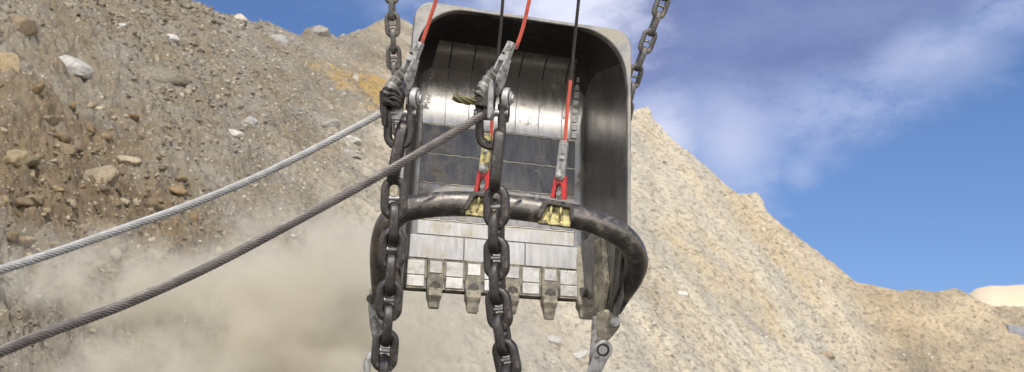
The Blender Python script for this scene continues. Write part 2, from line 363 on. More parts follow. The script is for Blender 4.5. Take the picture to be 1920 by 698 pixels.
    ad = n.new('ShaderNodeMath'); ad.operation = 'ADD'; l.new(nz(2.2, 8, .75), ad.inputs[0]); l.new(mul(nz(.8, 6, .7, cb.outputs[0]), .5), ad.inputs[1])
    l.new(ad.outputs[0], bp.inputs['Height']); l.new(bp.outputs[0], b.inputs['Normal'])
    return m
_p, _ = hit([690], [170]); YPOS = tuple(_p[0]); _p, _ = hit([90], [325]); BPOS = tuple(_p[0])
EC = ((.50, .445, .345), (.38, .35, .29), (.46, .36, .22), (.18, .142, .092), (.12, .098, .072))
M['earth'] = earth('spoil earth', EC)
def grid_mesh(name, X, Y, Z, mat):
    r, c_ = X.shape; v = np.stack([X, Y, Z], -1).reshape(-1, 3).astype(np.float32)
    i = np.arange(r * c_).reshape(r, c_); q = np.stack([i[:-1, :-1], i[:-1, 1:], i[1:, 1:], i[1:, :-1]], -1).reshape(-1, 4)
    me = bpy.data.meshes.new(name); me.vertices.add(len(v)); me.vertices.foreach_set('co', v.ravel())
    me.loops.add(q.size); me.loops.foreach_set('vertex_index', q.ravel().astype(np.int32))
    me.polygons.add(len(q)); me.polygons.foreach_set('loop_start', np.arange(0, q.size, 4, dtype=np.int32)); me.update(calc_edges=True)
    me.polygons.foreach_set('use_smooth', np.ones(len(q), bool)); me.materials.append(mat)
    o = bpy.data.objects.new(name, me); COL.objects.link(o); return o
M['pit'] = pm = material('pit floor', (.055, .046, .036), .95, 0, (.035, .03, .025), .4, .9, None, 0, 2, .5, 3)
_n = pm.node_tree.nodes; _l = pm.node_tree.links; _b = _n['Principled BSDF']; _src = _b.inputs['Base Color'].links[0].from_socket      # unseen ground toned for the heel's reflection: dark near, pale further out
_g = _n.new('ShaderNodeNewGeometry'); _d = _n.new('ShaderNodeVectorMath'); _d.operation = 'LENGTH'; _l.new(_g.outputs['Position'], _d.inputs[0]); _t = _n.new('ShaderNodeMapRange'); _l.new(_d.outputs['Value'], _t.inputs[0]); _t.inputs[1].default_value = 46; _t.inputs[2].default_value = 62
_m = _n.new('ShaderNodeMix'); _m.data_type = 'RGBA'; _l.new(_t.outputs[0], _m.inputs[0]); _l.new(_src, _m.inputs[6]); _m.inputs[7].default_value = (.66, .60, .50, 1); _l.new(_m.outputs[2], _b.inputs['Base Color'])
g = MB(); g.add([(-3000, -3000, -.6), (3000, -3000, -.6), (3000, 3000, -.6), (-3000, 3000, -.6)], [(0, 1, 2, 3)])
tag(g.build('ground', M['pit']), kind='structure')
th = np.concatenate([np.linspace(-.95, -.42, 60)[:-1], np.linspace(-.42, .42, 1150), np.linspace(.42, 1.0, 60)[1:]])
tt = np.concatenate([np.linspace(-.15, 0, 12)[:-1], np.linspace(0, 1, 620), np.linspace(1, 1.8, 40)[1:]])
tn, d0, dr = ridge(th)
D = d0[None] + tt[:, None] * (dr - d0)[None]
X = D * np.sin(th)[None]; Y = D * np.cos(th)[None]; X, Y, Z = surf(X, Y)
tag(grid_mesh('hillside', X, Y, Z, M['earth']), 'steep spoil slope of crushed rock and clay', kind='structure')
# far pale sand terrace seen past the right end of the slope
sand = material('pale sand', (.60, .51, .37), .95, 0, (.60, .48, .32), .3, .9, None, 0, 2, .4, 2)
a0, a1 = px_az(1790), px_az(2600); ths = np.linspace(a0, a1, 90); ds = np.linspace(100, 230, 24)
TS, DS = np.meshgrid(ths, ds); tanr = np.interp(TS, [px_az(v) for v in (1790, 1815, 1840, 1920, 2600)], [math.tan(px_el(v)) for v in (580, 563, 559, 561, 585)])
ZS = CAMZ + np.minimum(DS, 150) * tanr - np.clip(150 - DS, 0, 50) * .35 + .5 * fbm(TS * 60, DS * .1, 4, 5) + .05 * (DS > 150)
tag(grid_mesh('sand_terrace', DS * np.sin(TS), DS * np.cos(TS), ZS, sand), 'pale sandy terrace beyond the slope', kind='structure')

# ------------------------------------------------------------------ rubble and boulders
def ico(sub):
    bm = bmesh.new(); bmesh.ops.create_icosphere(bm, subdivisions=sub, radius=1); bm.verts.ensure_lookup_table()
    v = np.array([x.co[:] for x in bm.verts]); f = np.array([[q.index for q in p.verts] for p in bm.faces]); bm.free(); return v, f
ROCKC = np.array([(.42, .38, .31), (.34, .32, .29), (.25, .235, .21), (.52, .49, .43), (.27, .25, .21), (.35, .305, .235), (.20, .18, .155)])
M['rock'] = m = bpy.data.materials.new('rock'); m.use_nodes = True; _n = m.node_tree.nodes; _l = m.node_tree.links; _b = _n['Principled BSDF']
_a = _n.new('ShaderNodeAttribute'); _a.attribute_name = 'stone'; _g = _n.new('ShaderNodeNewGeometry'); _t = _n.new('ShaderNodeTexNoise'); _t.inputs['Scale'].default_value = 6; _t.inputs['Detail'].default_value = 6; _t.inputs['Roughness'].default_value = .7
_l.new(_g.outputs['Position'], _t.inputs['Vector']); _r = _n.new('ShaderNodeMapRange'); _l.new(_t.outputs[0], _r.inputs[0]); _r.inputs[1].default_value = .3; _r.inputs[2].default_value = .7; _r.inputs[3].default_value = .6; _r.inputs[4].default_value = 1.3
_m = _n.new('ShaderNodeMix'); _m.data_type = 'RGBA'; _m.blend_type = 'MULTIPLY'; _m.inputs[0].default_value = 1; _l.new(_a.outputs['Color'], _m.inputs[6]); _l.new(_r.outputs[0], _m.inputs[7]); _l.new(_m.outputs[2], _b.inputs['Base Color'])
_b.inputs['Roughness'].default_value = .93; _b.inputs['Specular IOR Level'].default_value = .2
_u = _n.new('ShaderNodeBump'); _u.inputs['Strength'].default_value = .6; _u.inputs['Distance'].default_value = .08; _l.new(_t.outputs[0], _u.inputs['Height']); _l.new(_u.outputs[0], _b.inputs['Normal'])
def rocks_mesh(name, pos, size, cols, sub=1, sharp=.35):
    v0, f0 = ico(sub); n = len(pos); nv = len(v0)
    q = rng.normal(size=(n, 4)); q /= np.linalg.norm(q, axis=1)[:, None]; w, x, y, z = q.T
    Rm = np.stack([1 - 2 * (y * y + z * z), 2 * (x * y - z * w), 2 * (x * z + y * w), 2 * (x * y + z * w), 1 - 2 * (x * x + z * z), 2 * (y * z - x * w), 2 * (x * z - y * w), 2 * (y * z + x * w), 1 - 2 * (x * x + y * y)], -1).reshape(n, 3, 3)
    v = np.repeat(v0[None], n, 0) * (1 + rng.uniform(-sharp, sharp, (n, nv, 1)))
    for k in range(8):                                   # chop flat faces
        nn = rng.normal(size=(n, 3)); nn /= np.linalg.norm(nn, axis=1)[:, None]; h = rng.uniform(.30, .66, n); dd = np.einsum('nij,nj->ni', v, nn)
        ov = np.clip(dd - h[:, None], 0, None); v = v - ov[..., None] * nn[:, None]
    v = v * rng.uniform(.55, 1.25, (n, 1, 3)); v = np.einsum('nij,nkj->nki', Rm, v); v[..., 2] *= .75
    v = v * size[:, None, None] + pos[:, None]
    f = (f0[None] + (np.arange(n) * nv)[:, None, None]).reshape(-1, 3)
    me = bpy.data.meshes.new(name); V = v.reshape(-1, 3).astype(np.float32); me.vertices.add(len(V)); me.vertices.foreach_set('co', V.ravel())
    me.loops.add(f.size); me.loops.foreach_set('vertex_index', f.ravel().astype(np.int32)); me.polygons.add(len(f)); me.polygons.foreach_set('loop_start', np.arange(0, f.size, 3, dtype=np.int32)); me.update(calc_edges=True)
    ca = me.color_attributes.new('stone', 'FLOAT_COLOR', 'POINT'); cc = np.ones((n, nv, 4), np.float32); cc[..., :3] = cols[:, None]; ca.data.foreach_set('color', cc.ravel())
    me.materials.append(M['rock']); o = bpy.data.objects.new(name, me); COL.objects.link(o); return o
NR = 120000
ath = rng.uniform(-.46, .46, NR); at = rng.uniform(0, 1.0, NR) ** .9
tn_, d0_, dr_ = ridge(ath); dd_ = d0_ + at * (dr_ - d0_); rx = dd_ * np.sin(ath); ry = dd_ * np.cos(ath)
fx = rx * .85 + ry * .53; fy = -rx * .53 + ry * .85
dens = .16 + 2.3 * fbm(fx * .16, fy * .05, 4, 77) + .9 * np.clip((px_az(640) - ath) / .1, 0, 1)
dens = np.where(ath < px_az(660), .25 + 2.4 * fbm(fx * .22, fy * .09, 4, 78) + .25, dens * .6 + 1.1 * (rad(-1.5) < ath) * (ath < px_az(1380)) * np.clip(1.2 - 2.2 * at, 0, 1)); keep = rng.random(NR) < np.clip(dens, .03, 1); rx, ry, dd_, ath, at = (a[keep] for a in (rx, ry, dd_, ath, at))
leftw = np.clip((px_az(620) - ath) / .12, 0, 1)
size = dd_ / FPX * (1.25 + 1.7 * rng.pareto(2.4, len(rx)).clip(0, 4.0) * (.6 + .9 * leftw)) * 1.0
rx, ry, rz = surf(rx, ry)
ci = rng.integers(0, len(ROCKC), len(rx)); cols = ROCKC[ci] * rng.uniform(.8, 1.15, (len(rx), 1))
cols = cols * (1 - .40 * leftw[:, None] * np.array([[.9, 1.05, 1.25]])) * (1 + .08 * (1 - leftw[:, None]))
# the coarse brown pile low on the left
NE = 900; ea = rng.uniform(px_az(-60), px_az(420), NE); et = np.r_[rng.uniform(.12, .62, 300), rng.normal(.40, .06, 600)]; k_ = rng.random(NE) < np.clip(1.2 - (ea - px_az(0)) / .16, .1, 1); ea = ea[k_]; et = et[k_]
_, e0, e1 = ridge(ea); ed = e0 + et * (e1 - e0); ex, ey, ez = surf(ed * np.sin(ea), ed * np.cos(ea)); es = ed / FPX * (4.5 + 5 * rng.pareto(2.0, len(ea)).clip(0, 3.6))
ec = np.array([(.21, .15, .085), (.25, .19, .115), (.16, .12, .075), (.30, .245, .17)])[rng.integers(0, 4, len(ea))] * rng.uniform(.8, 1.2, (len(ea), 1))
rx, ry, rz = np.r_[rx, ex], np.r_[ry, ey], np.r_[rz, ez]; dd_ = np.r_[dd_, ed]; size = np.r_[size, es]; cols = np.r_[cols, ec]
big = size / dd_ * FPX > 5
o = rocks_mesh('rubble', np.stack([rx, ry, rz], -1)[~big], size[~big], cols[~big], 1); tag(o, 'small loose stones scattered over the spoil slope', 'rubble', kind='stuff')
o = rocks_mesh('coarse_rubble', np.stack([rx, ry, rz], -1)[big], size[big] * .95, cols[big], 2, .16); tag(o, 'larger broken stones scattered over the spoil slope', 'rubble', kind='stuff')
BOULD = [ # px, py, half width px, half height px, colour, label
 (135, 130, 40, 24, (.47, .45, .41), 'whitish cracked boulder alone on the upper left slope'),
 (38, 55, 34, 24, (.27, .21, .14), 'dark brown boulder in the top left corner of the slope'),
 (12, 125, 26, 38, (.38, .29, .18), 'tan upright rock block at the left edge below the brown boulder'),
 (305, 150, 54, 26, (.25, .22, .17), 'big smooth tan slab left of the yellow clay pocket'),
 (322, 74, 15, 10, (.56, .54, .50), 'pale rounded stone above the smooth tan slab'),
 (228, 52, 13, 8, (.50, .50, .49), 'light grey stone high on the slope right of the brown boulder'),
 (465, 230, 19, 13, (.36, .35, .34), 'grey square stone above the upper drag rope'),
 (440, 252, 20, 8, (.42, .39, .34), 'flat pale stone just left of the grey square stone'),
 (400, 232, 16, 8, (.17, .14, .11), 'dark flat stone left of the grey square stone'),
 (598, 62, 26, 14, (.27, .25, .22), 'dark rock sticking up from the skyline left of the hoist chain'),
 (520, 76, 24, 15, (.31, .30, .28), 'grey skyline rock left of the dark notch'),
 (452, 36, 14, 10, (.42, .38, .32), 'tan rock on the skyline at the foot of the blue gap'),
 (655, 262, 22, 10, (.46, .44, .40), 'pale flat stone under the left drag chain hitch'),
 (620, 235, 20, 11, (.36, .34, .31), 'grey stone beside the bend of the upper drag rope'),
 (655, 290, 24, 9, (.33, .31, .28), 'grey wedge stone below the pale flat stone'),
 (35, 300, 36, 20, (.30, .24, .15), 'brown boulder low on the left above the upper rope'),
 (190, 335, 36, 26, (.33, .27, .19), 'tan broken boulder in the middle of the brown pile'),
 (120, 282, 28, 16, (.25, .19, .12), 'brown flat boulder above the tan broken one'),
 (95, 225, 22, 11, (.31, .25, .17), 'small brown boulder below the whitish cracked one'),
 (60, 375, 28, 15, (.28, .22, .14), 'brown boulder just above the upper rope at the left'),
 (290, 480, 20, 14, (.38, .33, .26), 'half buried stone in the dust between the two ropes'),
 (665, 150, 7, 16, (.33, .31, .27), 'narrow pale stone at the edge of the yellow clay pocket'),
 (1418, 376, 15, 15, (.40, .35, .27), 'lone rounded boulder on the right ridge against the sky'),
 (1208, 210, 14, 9, (.44, .39, .30), 'rock on the ridge directly right of the bucket'),
 (1278, 552, 13, 9, (.46, .45, .42), 'light grey stone on the slope right of the arch end'),
 (1035, 640, 18, 11, (.40, .39, .36), 'grey block under the bucket teeth'),
 (985, 625, 12, 9, (.36, .35, .33), 'grey block right of the middle drag chain'),
 (1090, 668, 20, 12, (.42, .41, .38), 'pale grey block left of the right hitch link'),
 (1495, 640, 13, 8, (.34, .31, .26), 'grey stone low on the right slope'),
 (1550, 668, 17, 10, (.30, .24, .17), 'brown stone at the bottom of the right slope'),
 (1904, 622, 28, 17, (.22, .22, .23), 'dark grey boulder at the right edge under the sand'),
]
bp_, ok = hit([b[0] for b in BOULD], [b[1] for b in BOULD])
for (px, py, hw, hh, colr, lab), p, k in zip(BOULD, bp_, ok):
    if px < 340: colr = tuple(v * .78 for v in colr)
    d = p[1] if k else 70.0
    if not k:
        tn1, _, dr1 = ridge(np.array([px_az(px)])); d = float(dr1[0]) * math.cos(px_az(px)); p = np.array(P(px, py, d / math.cos(PITCH)))
    dep = (Vector(p) - CAMP).dot(CF); s = dep / FPX
    v0, f0 = ico(3); v = v0.copy(); r_ = random.Random(px * 31 + py)
    for q in range(13):
        nn = np.array([r_.gauss(0, 1) for _ in range(3)]); nn /= np.linalg.norm(nn); h_ = r_.uniform(.55, .85); ov = np.clip(v @ nn - h_, 0, None); v -= ov[:, None] * nn
    v = v * (1 + .10 * (fbm(v[:, 0] * 3 + px, v[:, 1] * 3 + v[:, 2] * 2.3, 4, px))[:, None])
    v = v / np.abs(v).max(0) * np.array([hw, hw * .9, hh * 1.05]) * s
    v = v @ np.array(Matrix.Rotation(r_.uniform(-.3, .3), 3, 'Y')).T
    me = bpy.data.meshes.new('boulder'); me.from_pydata([tuple(x) for x in v], [], [tuple(map(int, x)) for x in f0]); me.update()
    ca = me.color_attributes.new('stone', 'FLOAT_COLOR', 'POINT'); ca.data.foreach_set('color', np.tile(np.array([*colr, 1], np.float32), len(v)))
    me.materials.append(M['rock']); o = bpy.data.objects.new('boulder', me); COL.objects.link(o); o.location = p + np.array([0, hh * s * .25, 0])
    tag(o, lab, 'boulder', 'boulders on the spoil slope')

# ------------------------------------------------------------------ the bucket
def rotm():
    B = Matrix(((1, 0, 0), (0, 0, -1), (0, 1, 0)))
    return Matrix.Rotation(.1758, 3, 'Z') @ Matrix.Rotation(.0518, 3, 'X') @ Matrix.Rotation(.0384, 3, 'Y') @ B
BM_ = rotm(); BO = Vector((-.3932, 26.3621, 7.4834))
def L2(x, y, z): return BO + BM_ @ Vector((x, y - .045 * x * max(0, y) / 4.6 + .05 * max(0, y) / 4.6, z))
BL, BH = 4.64, 2.28
def _profile():                            # floor and heel in section: (s, y, z, tilt)
    K = [(0, -11), (.7, -6.5), (2.95, -6.5), (3.30, 0), (3.72, 12)]; o = []; y = z = 0.0; s = 0.0; t = -11.0; ds = .02
    while t < 90:
        t = float(np.interp(s, [k[0] for k in K], [k[1] for k in K])) if s < 3.72 else 12 + math.degrees((s - 3.72) / 1.05)
        o.append((s, y, z, rad(min(t, 90)))); y += math.cos(rad(t)) * ds; z += math.sin(rad(t)) * ds; s += ds
    a = np.array(o); a[:, 2] -= a[:, 2].min(); a[:, 1] += BL - a[-1, 1]; return a
PF = _profile(); I0 = int(np.argmin(PF[:, 2])); RH = float(PF[-1, 2]); S0 = float(PF[0, 1]); YH = float(PF[I0, 1])
def hw(y, z):
    k = min(1, max(0, y / BL)); fl = 1.70 + (1.62 - 1.70) * k; rm = 2.06 + (1.93 - 2.06) * k
    w = fl + (rm - fl) * z / BH; r = .16
    if z < r: w -= r * (1 - math.sqrt(max(0, 1 - (1 - z / r) ** 2)))
    return w
def yfront(z): return -.05 + 1.1 * max(0, (z - .7) / (BH - .7))
def zlift(y): return float(np.interp(y, PF[:I0 + 1, 1], PF[:I0 + 1, 2]))          # the floor climbs gently from the heel to the lip
NW, NC, NM = 16, 12, 16
def ringpts(z, yr, rc, off=0):
    rc = rc * (.42 + .58 * min(1, max(0, z / BH)))
    pts = []; yc = yr - rc; y0 = yfront(z)
    for i in range(NW): y = y0 + (yc - y0) * i / NW; pts.append((-(hw(y, z) + off), y))
    wc = hw(yr, z) + off
    for i in range(NC): a = math.pi / 2 * i / NC; pts.append((-(wc - rc) - rc * math.cos(a), yc + rc * math.sin(a)))
    for i in range(NM + 1): pts.append((-(wc - rc) + 2 * (wc - rc) * i / NM, yr))
    return pts + [(-x, y) for x, y in pts[:NW + NC][::-1]]
rings = []
for k in range(5): rings.append((BH - (BH - RH) * k / 5, BL))
for k in range(23): i_ = int(round(len(PF) - 1 + (I0 - len(PF) + 1) * k / 22)); rings.append((float(PF[i_, 2]), float(PF[i_, 1])))
bucket = empty('excavator_bucket', BO, 'huge worn steel dragline bucket hanging mouth down with its open side to the viewer', 'bucket')
mb = MB(); R_ = [[L2(x, y, z + zlift(y) * (1 - z / BH)) for x, y in ringpts(z, yr, .86)] for z, yr in rings]; n_ = len(R_[0])
vs = [p for r in R_ for p in r]; fs = []
for k in range(len(R_) - 1):
    for i in range(n_ - 1): fs.append((k * n_ + i, k * n_ + i + 1, (k + 1) * n_ + i + 1, (k + 1) * n_ + i))
b_ = (len(R_) - 1) * n_
for i in range(NW + NC): fs.append((b_ + i, b_ + i + 1, b_ + n_ - 2 - i, b_ + n_ - 1 - i))
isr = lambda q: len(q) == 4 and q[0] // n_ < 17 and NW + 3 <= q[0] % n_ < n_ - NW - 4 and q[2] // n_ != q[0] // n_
mb.add(vs, [q for q in fs if not isr(q)]); shell = mb.build('inner_shell', M['steel_in'], bucket, smooth=True)
m = MB(); m.add(vs, [q for q in fs if isr(q)]); m.build('rear_wall', M['rear_shade'], bucket, smooth=True)
# outer shell with squarer corners, and the rim closing the two
OFF = .045
mo = MB(); zo = [BH + .02, 1.6, 1.1, .8, .55, .35, .2, .08, 0]; RO = []
for z in zo:
    yr = float(np.interp(z, PF[I0:, 2], PF[I0:, 1])) + .05 + .08 * max(0, 1 - z)
    RO.append([L2(x, y, z - .14 * max(0, 1 - z)) for x, y in ringpts(max(z, .0), yr, .45, OFF)])
vs = [p for r in RO for p in r]; fs = []
for k in range(len(RO) - 1):
    for i in range(n_ - 1): fs.append((k * n_ + i, k * n_ + i + 1, (k + 1) * n_ + i + 1, (k + 1) * n_ + i))
b_ = (len(RO) - 1) * n_
for i in range(NW + NC): fs.append((b_ + i, b_ + i + 1, b_ + n_ - 2 - i, b_ + n_ - 1 - i))
mo.add(vs, fs); mo.build('outer_shell', M['outer'], bucket, smooth=True)
mr_ = MB(); ri = ringpts(BH, BL, .86, -.012); ro = ringpts(BH, BL + .07, .30, OFF + .006)
m_ = len(ri); vs = [L2(*p, BH + .05) for p in ri] + [L2(*p, BH + .05) for p in ro] + [L2(*p, BH - .14) for p in ri] + [L2(*p, BH - .22) for p in ro]
fs = []
for i in range(m_ - 1): fs += [(i, i + 1, m_ + i + 1, m_ + i), (m_ + i, m_ + i + 1, 3 * m_ + i + 1, 3 * m_ + i), (i, i + 1, 2 * m_ + i + 1, 2 * m_ + i)]
fs += [(0, m_, 3 * m_, 2 * m_), (m_ - 1, 2 * m_ - 1, 4 * m_ - 1, 3 * m_ - 1)]
mr_.add(vs, fs).build('rim', M['rim'], bucket, smooth=True, bevel=.02)
# wear plates along floor and heel: s runs from the lip up the heel
def prof(s):                               # s measured so that it equals y on the floor
    q = s - S0; return tuple(float(np.interp(q, PF[:, 0], PF[:, k])) for k in (1, 2, 3))
def patch(x0, x1, s0, s1, h, ns=8, taper=True):
    m = MB(); vs = []
    for lay in (h, .0):
        for i in range(ns + 1):
            s = s0 + (s1 - s0) * i / ns; y, z, t = prof(s); y1, z1, _ = prof(s + .01); dy, dz = (y1 - y), (z1 - z); l_ = math.hypot(dy, dz) or 1
            for j in range(2):
                x = (x0, x1)[j]; vs.append(L2(x, y - dz / l_ * lay, z + dy / l_ * lay))
    fs = []; q = 2 * (ns + 1)
    for i in range(ns): a = 2 * i; fs += [(a, a + 1, a + 3, a + 2), (q + a, q + a + 2, q + a + 3, q + a + 1), (a, a + 2, q + a + 2, q + a), (a + 1, q + a + 1, q + a + 3, a + 3)]
    fs += [(0, q, q + 1, 1), (2 * ns, 2 * ns + 1, q + 2 * ns + 1, q + 2 * ns)]
    return m.add(vs, fs)
s_heel = 3.12
xs = [-1.52, -1.08, -.62, -.16, .30, .76, 1.22, 1.40]
for i in range(7): patch(xs[i] + .012, xs[i + 1] - .012, s_heel + .02, s_heel + 1.75, .018, 30).build('heel_plate', M['plate'], bucket, smooth=True)
rows = [(1.28, 1.95), (1.99, 2.52), (2.56, s_heel - .02)]
M['midp'] = material('worn floor plate', (.30, .29, .28), .34, .9, (.15, .14, .13), 1.8, .9, (.22, .19, .15), .14, 1.4, .2, 8, (5, .7, .6), .1)
for k, (r0, r1) in enumerate(rows):
    for a, b in ((-1.50, -.28), (-.265, .82), (.835, 1.50)): patch(a, b, r0, r1, .022, 3).build('floor_plate', M['midp' if k == 0 else 'floorp'], bucket)
patch(-1.50, 1.50, .98, 1.24, .02, 3).build('floor_plate', M['lip'], bucket)
for s_ in (1.262, 1.972, 2.54, s_heel):
    m = MB(); y, z, t = prof(s_); tube(m, [L2(-1.5 + 3 * i / 30, y + .006 * math.sin(i * 2.1), z + .018) for i in range(31)], .015, 6); m.build('weld_seam', material('weld', (.58, .53, .43), .55, .3, None, 6, .8), bucket, smooth=True)
# lip plates
for x0, x1 in ((-1.68, -.62), (-.60, .55), (.57, 1.62)): patch(x0, x1, .52, .95, .03, 3).build('lip_plate', M['lip'], bucket, bevel=.006)
m = MB(); patch_ = patch(-1.72, 1.72, -.02, .50, .02, 3); m.v = patch_.v; m.f = patch_.f
m.build('lip_edge', M['tooth'], bucket, bevel=.01)
def FL(x, y, z, yaw=0, roll=0, pitch=0):          # frame on the bucket: a = across, b = towards the rear, c = up from the floor
    return Fr(L2(x, y, z), yaw, roll, pitch, M=BM_.copy())
tx0, step = -1.86, .725
for i in range(5):
    x = tx0 + step * (i + .5); f_ = FL(x, 0, zlift(0) + .02, pitch=-8)
    s_ = MB(); box(s_, f_, -.165, .165, .19, .47, 0, .055); s_.v += []; a = s_.build('lip_shroud', M['bright'], bucket, bevel=.012)
    s_ = MB(); box(s_, f_, -.165, .165, -.04, .175, -.10, .075); s_.build('shroud_tip', M['bright'], a, bevel=.015)
    s_ = MB(); box(s_, f_, -.168, .168, -.075, -.045, -.10, .06); s_.build('shroud_edge', M['tooth'], a, bevel=.008)
for i in range(6):
    x = tx0 + step * i; corner = i == 5
    f_ = FL(x, 0, zlift(0) + .03, pitch=-8 + (0, 3, -2, 2, 0, -3)[i], yaw=(0, 2, -3, 3, 0, -4)[i])
    w = .155 if not corner else .21; top = .52 if not corner else .98
    a_ = MB(); prism(a_, f_, [(-w, -.02), (-w * .86, -.20), (w * .86, -.20), (w, -.02), (w, top), (-w, top)], .17, .07)
    ad = a_.build('tooth_adapter', M['tooth'], bucket, bevel=.015)
    if not corner: s_ = MB(); box(s_, f_, -.115, .115, .24, .46, .07, .085); s_.build('wear_cap', M['bright'], ad, bevel=.004)
    s_ = MB(); cyl(s_, f_, 0, -.02, .10, .0, .12, 20); cyl(s_, f_, 0, -.02, .05, .1, .135, 14); s_.build('adapter_pin', M['cast_dark'], ad, smooth=True)
    t_ = MB(); w2 = w * (.95, .9, 1.0, .88, .97, .95)[i]; wr = (.0, .03, -.02, .025, -.035, .01)[i]; vs = []
    for (b, ww, cf, cb) in ((-.05, w2, .13, -.16), (-.20, w2 * .98, .14, -.14), (-.30, w2 * .80, .08, -.09), (-.40, w2 * .74, .05, -.045), (-.46 + wr, w2 * .62, .03, -.018)):
        vs += [f_(-ww, b, cb), f_(ww, b, cb), f_(ww * .92, b, cf), f_(-ww * .92, b, cf)]
    fs = [(0, 1, 2, 3)[::-1], (16, 17, 18, 19)]
    for k in range(4):
        for j in range(4): fs.append((k * 4 + j, k * 4 + (j + 1) % 4, k * 4 + 4 + (j + 1) % 4, k * 4 + 4 + j))
    t_.add(vs, fs).build('tooth_tip', M['tooth'], ad, bevel=.018)
# little hard facing bars up the right corner, wear strips on the right wall
for k in range(8):
    y, z, t = prof(s_heel + .10 + k * .165); f_ = FL(1.475, y, z, pitch=math.degrees(t)); m = MB(); box(m, f_, -.05, .05, -.055, .055, 0, .03 + .02); m.build('wear_block', M['bright'], bucket, bevel=.008)
# front cheeks running down to the hitches
def slab(pts, t, name, mat, parent, bevel=.02):
    pts = [P(*p) for p in pts]; n = len(pts); nrm = Vector((0, 0, 0))
    for i in range(n): nrm += (pts[i] - pts[0]).cross(pts[(i + 1) % n] - pts[0])
    nrm.normalize(); m = MB(); m.add([p + nrm * t / 2 for p in pts] + [p - nrm * t / 2 for p in pts], [tuple(range(n)), tuple(range(2 * n - 1, n - 1, -1))] + [(i, i + n, (i + 1) % n + n, (i + 1) % n) for i in range(n)])
    return m.build(name, mat, parent, bevel=bevel)
slab([(1096, 455, 26.1), (1112, 440, 25.8), (1180, 432, 24.5), (1178, 500, 24.6), (1166, 560, 24.9), (1150, 612, 25.3), (1128, 612, 25.5), (1120, 560, 25.7), (1102, 540, 26.0)], .09, 'cheek_plate', M['rim'], bucket)
slab([(1118, 452, 25.45), (1132, 446, 25.2), (1140, 530, 25.1), (1128, 606, 25.2), (1116, 600, 25.4)], .10, 'cheek_rib', M['tooth'], bucket, .02)
slab([(1158, 440, 24.5), (1172, 440, 24.3), (1164, 540, 24.5), (1150, 575, 24.8), (1146, 560, 24.9)], .08, 'cheek_rib', M['floorp'], bucket, .02)
slab([(752, 400, 24.9), (716, 420, 24.6), (705, 500, 24.7), (706, 560, 25.0), (730, 600, 25.2), (745, 560, 25.4), (752, 500, 25.5)], .09, 'cheek_plate', M['tooth'], bucket)
# arch
ap = [(716, 585, 25.2), (713, 540, 24.9), (712, 490, 24.5), (717, 448, 24.0), (731, 416, 23.65), (762, 393, 23.45), (830, 383, 23.4), (905, 384, 23.4), (980, 391, 23.45), (1042, 400, 23.5), (1100, 412, 23.6), (1150, 432, 23.75), (1182, 459, 24.0), (1195, 492, 24.4), (1186, 524, 24.8), (1168, 552, 25.1), (1152, 580, 25.3)]
path = spline([P(*p) for p in ap], 8); nn_ = len(path)
rr = [.145 + .065 * min(1, min(i, nn_ - 1 - i) / 34) for i in range(nn_)]
m = MB(); tube(m, path, rr, 24); arch = m.build('arch', M['arch'], bucket, smooth=True)
for (px, py, d) in ((905, 383, 23.15), (1041, 399, 23.23)):
    f_ = Fr(P(px, py, d), roll=-6, pitch=-12); s = d / FPX
    m = MB(); prism(m, f_, [(-31, -19), (31, -21), (31, 0), (24, 19), (-19, 19), (-31, -3)], .12, .0, s); an = m.build('anchor_bracket', M['yellow'], arch, bevel=.02)
    m = MB(); prism(m, f_, [(-34, -16), (-26, 15), (-20, 22), (27, 20), (34, 12), (34, -14), (28, -10), (26, 9), (-15, 12), (-27, -16)], .14, .10, s); m.build('anchor_hood', M['cast_dark'], an, bevel=.02)
    for q in (-9, 9):
        m = MB(); prism(m, f_, [(q - 2, -17), (q + 1.5, -17), (q + 3, 12), (q - 1, 12)], .10, .075, s); m.build('anchor_web', M['yellow'], an, bevel=.008)
    m = MB(); prism(m, f_, [(-30, -24), (30, -26), (31, -17), (-30, -15)], .12, .05, s); m.build('anchor_weld', M['yellow'], an, bevel=.015)

# ------------------------------------------------------------------ chains
def link_mesh(name, lo, wd, r, mat, stud=True, flat=1.12):
    m = MB(); hl = lo / 2 - r; w2 = wd / 2 - r; R0 = w2; path = []
    for k in range(11): a = math.pi * k / 10; path.append(Vector((w2 * math.cos(a), 0, hl - R0 + R0 * math.sin(a))))
    for k in range(11): a = math.pi + math.pi * k / 10; path.append(Vector((w2 * math.cos(a), 0, -(hl - R0) + R0 * math.sin(a))))
    tube(m, path, r, 14, closed=True, up=(0, 1, 0), sx=flat, sq=2.9)
    me_o = m.build(name, mat, None, smooth=True)
    return me_o
class StudMesh: pass
def stud_mesh(wd, r, mat):
    m = MB(); tube(m, [(-wd / 2 + r * .8, 0, 0), (-wd * .12, 0, 0), (wd * .12, 0, 0), (wd / 2 - r * .8, 0, 0)], [r * .75, r * .55, r * .55, r * .75], 12)
    return m.build('link_stud', mat, None, smooth=True)
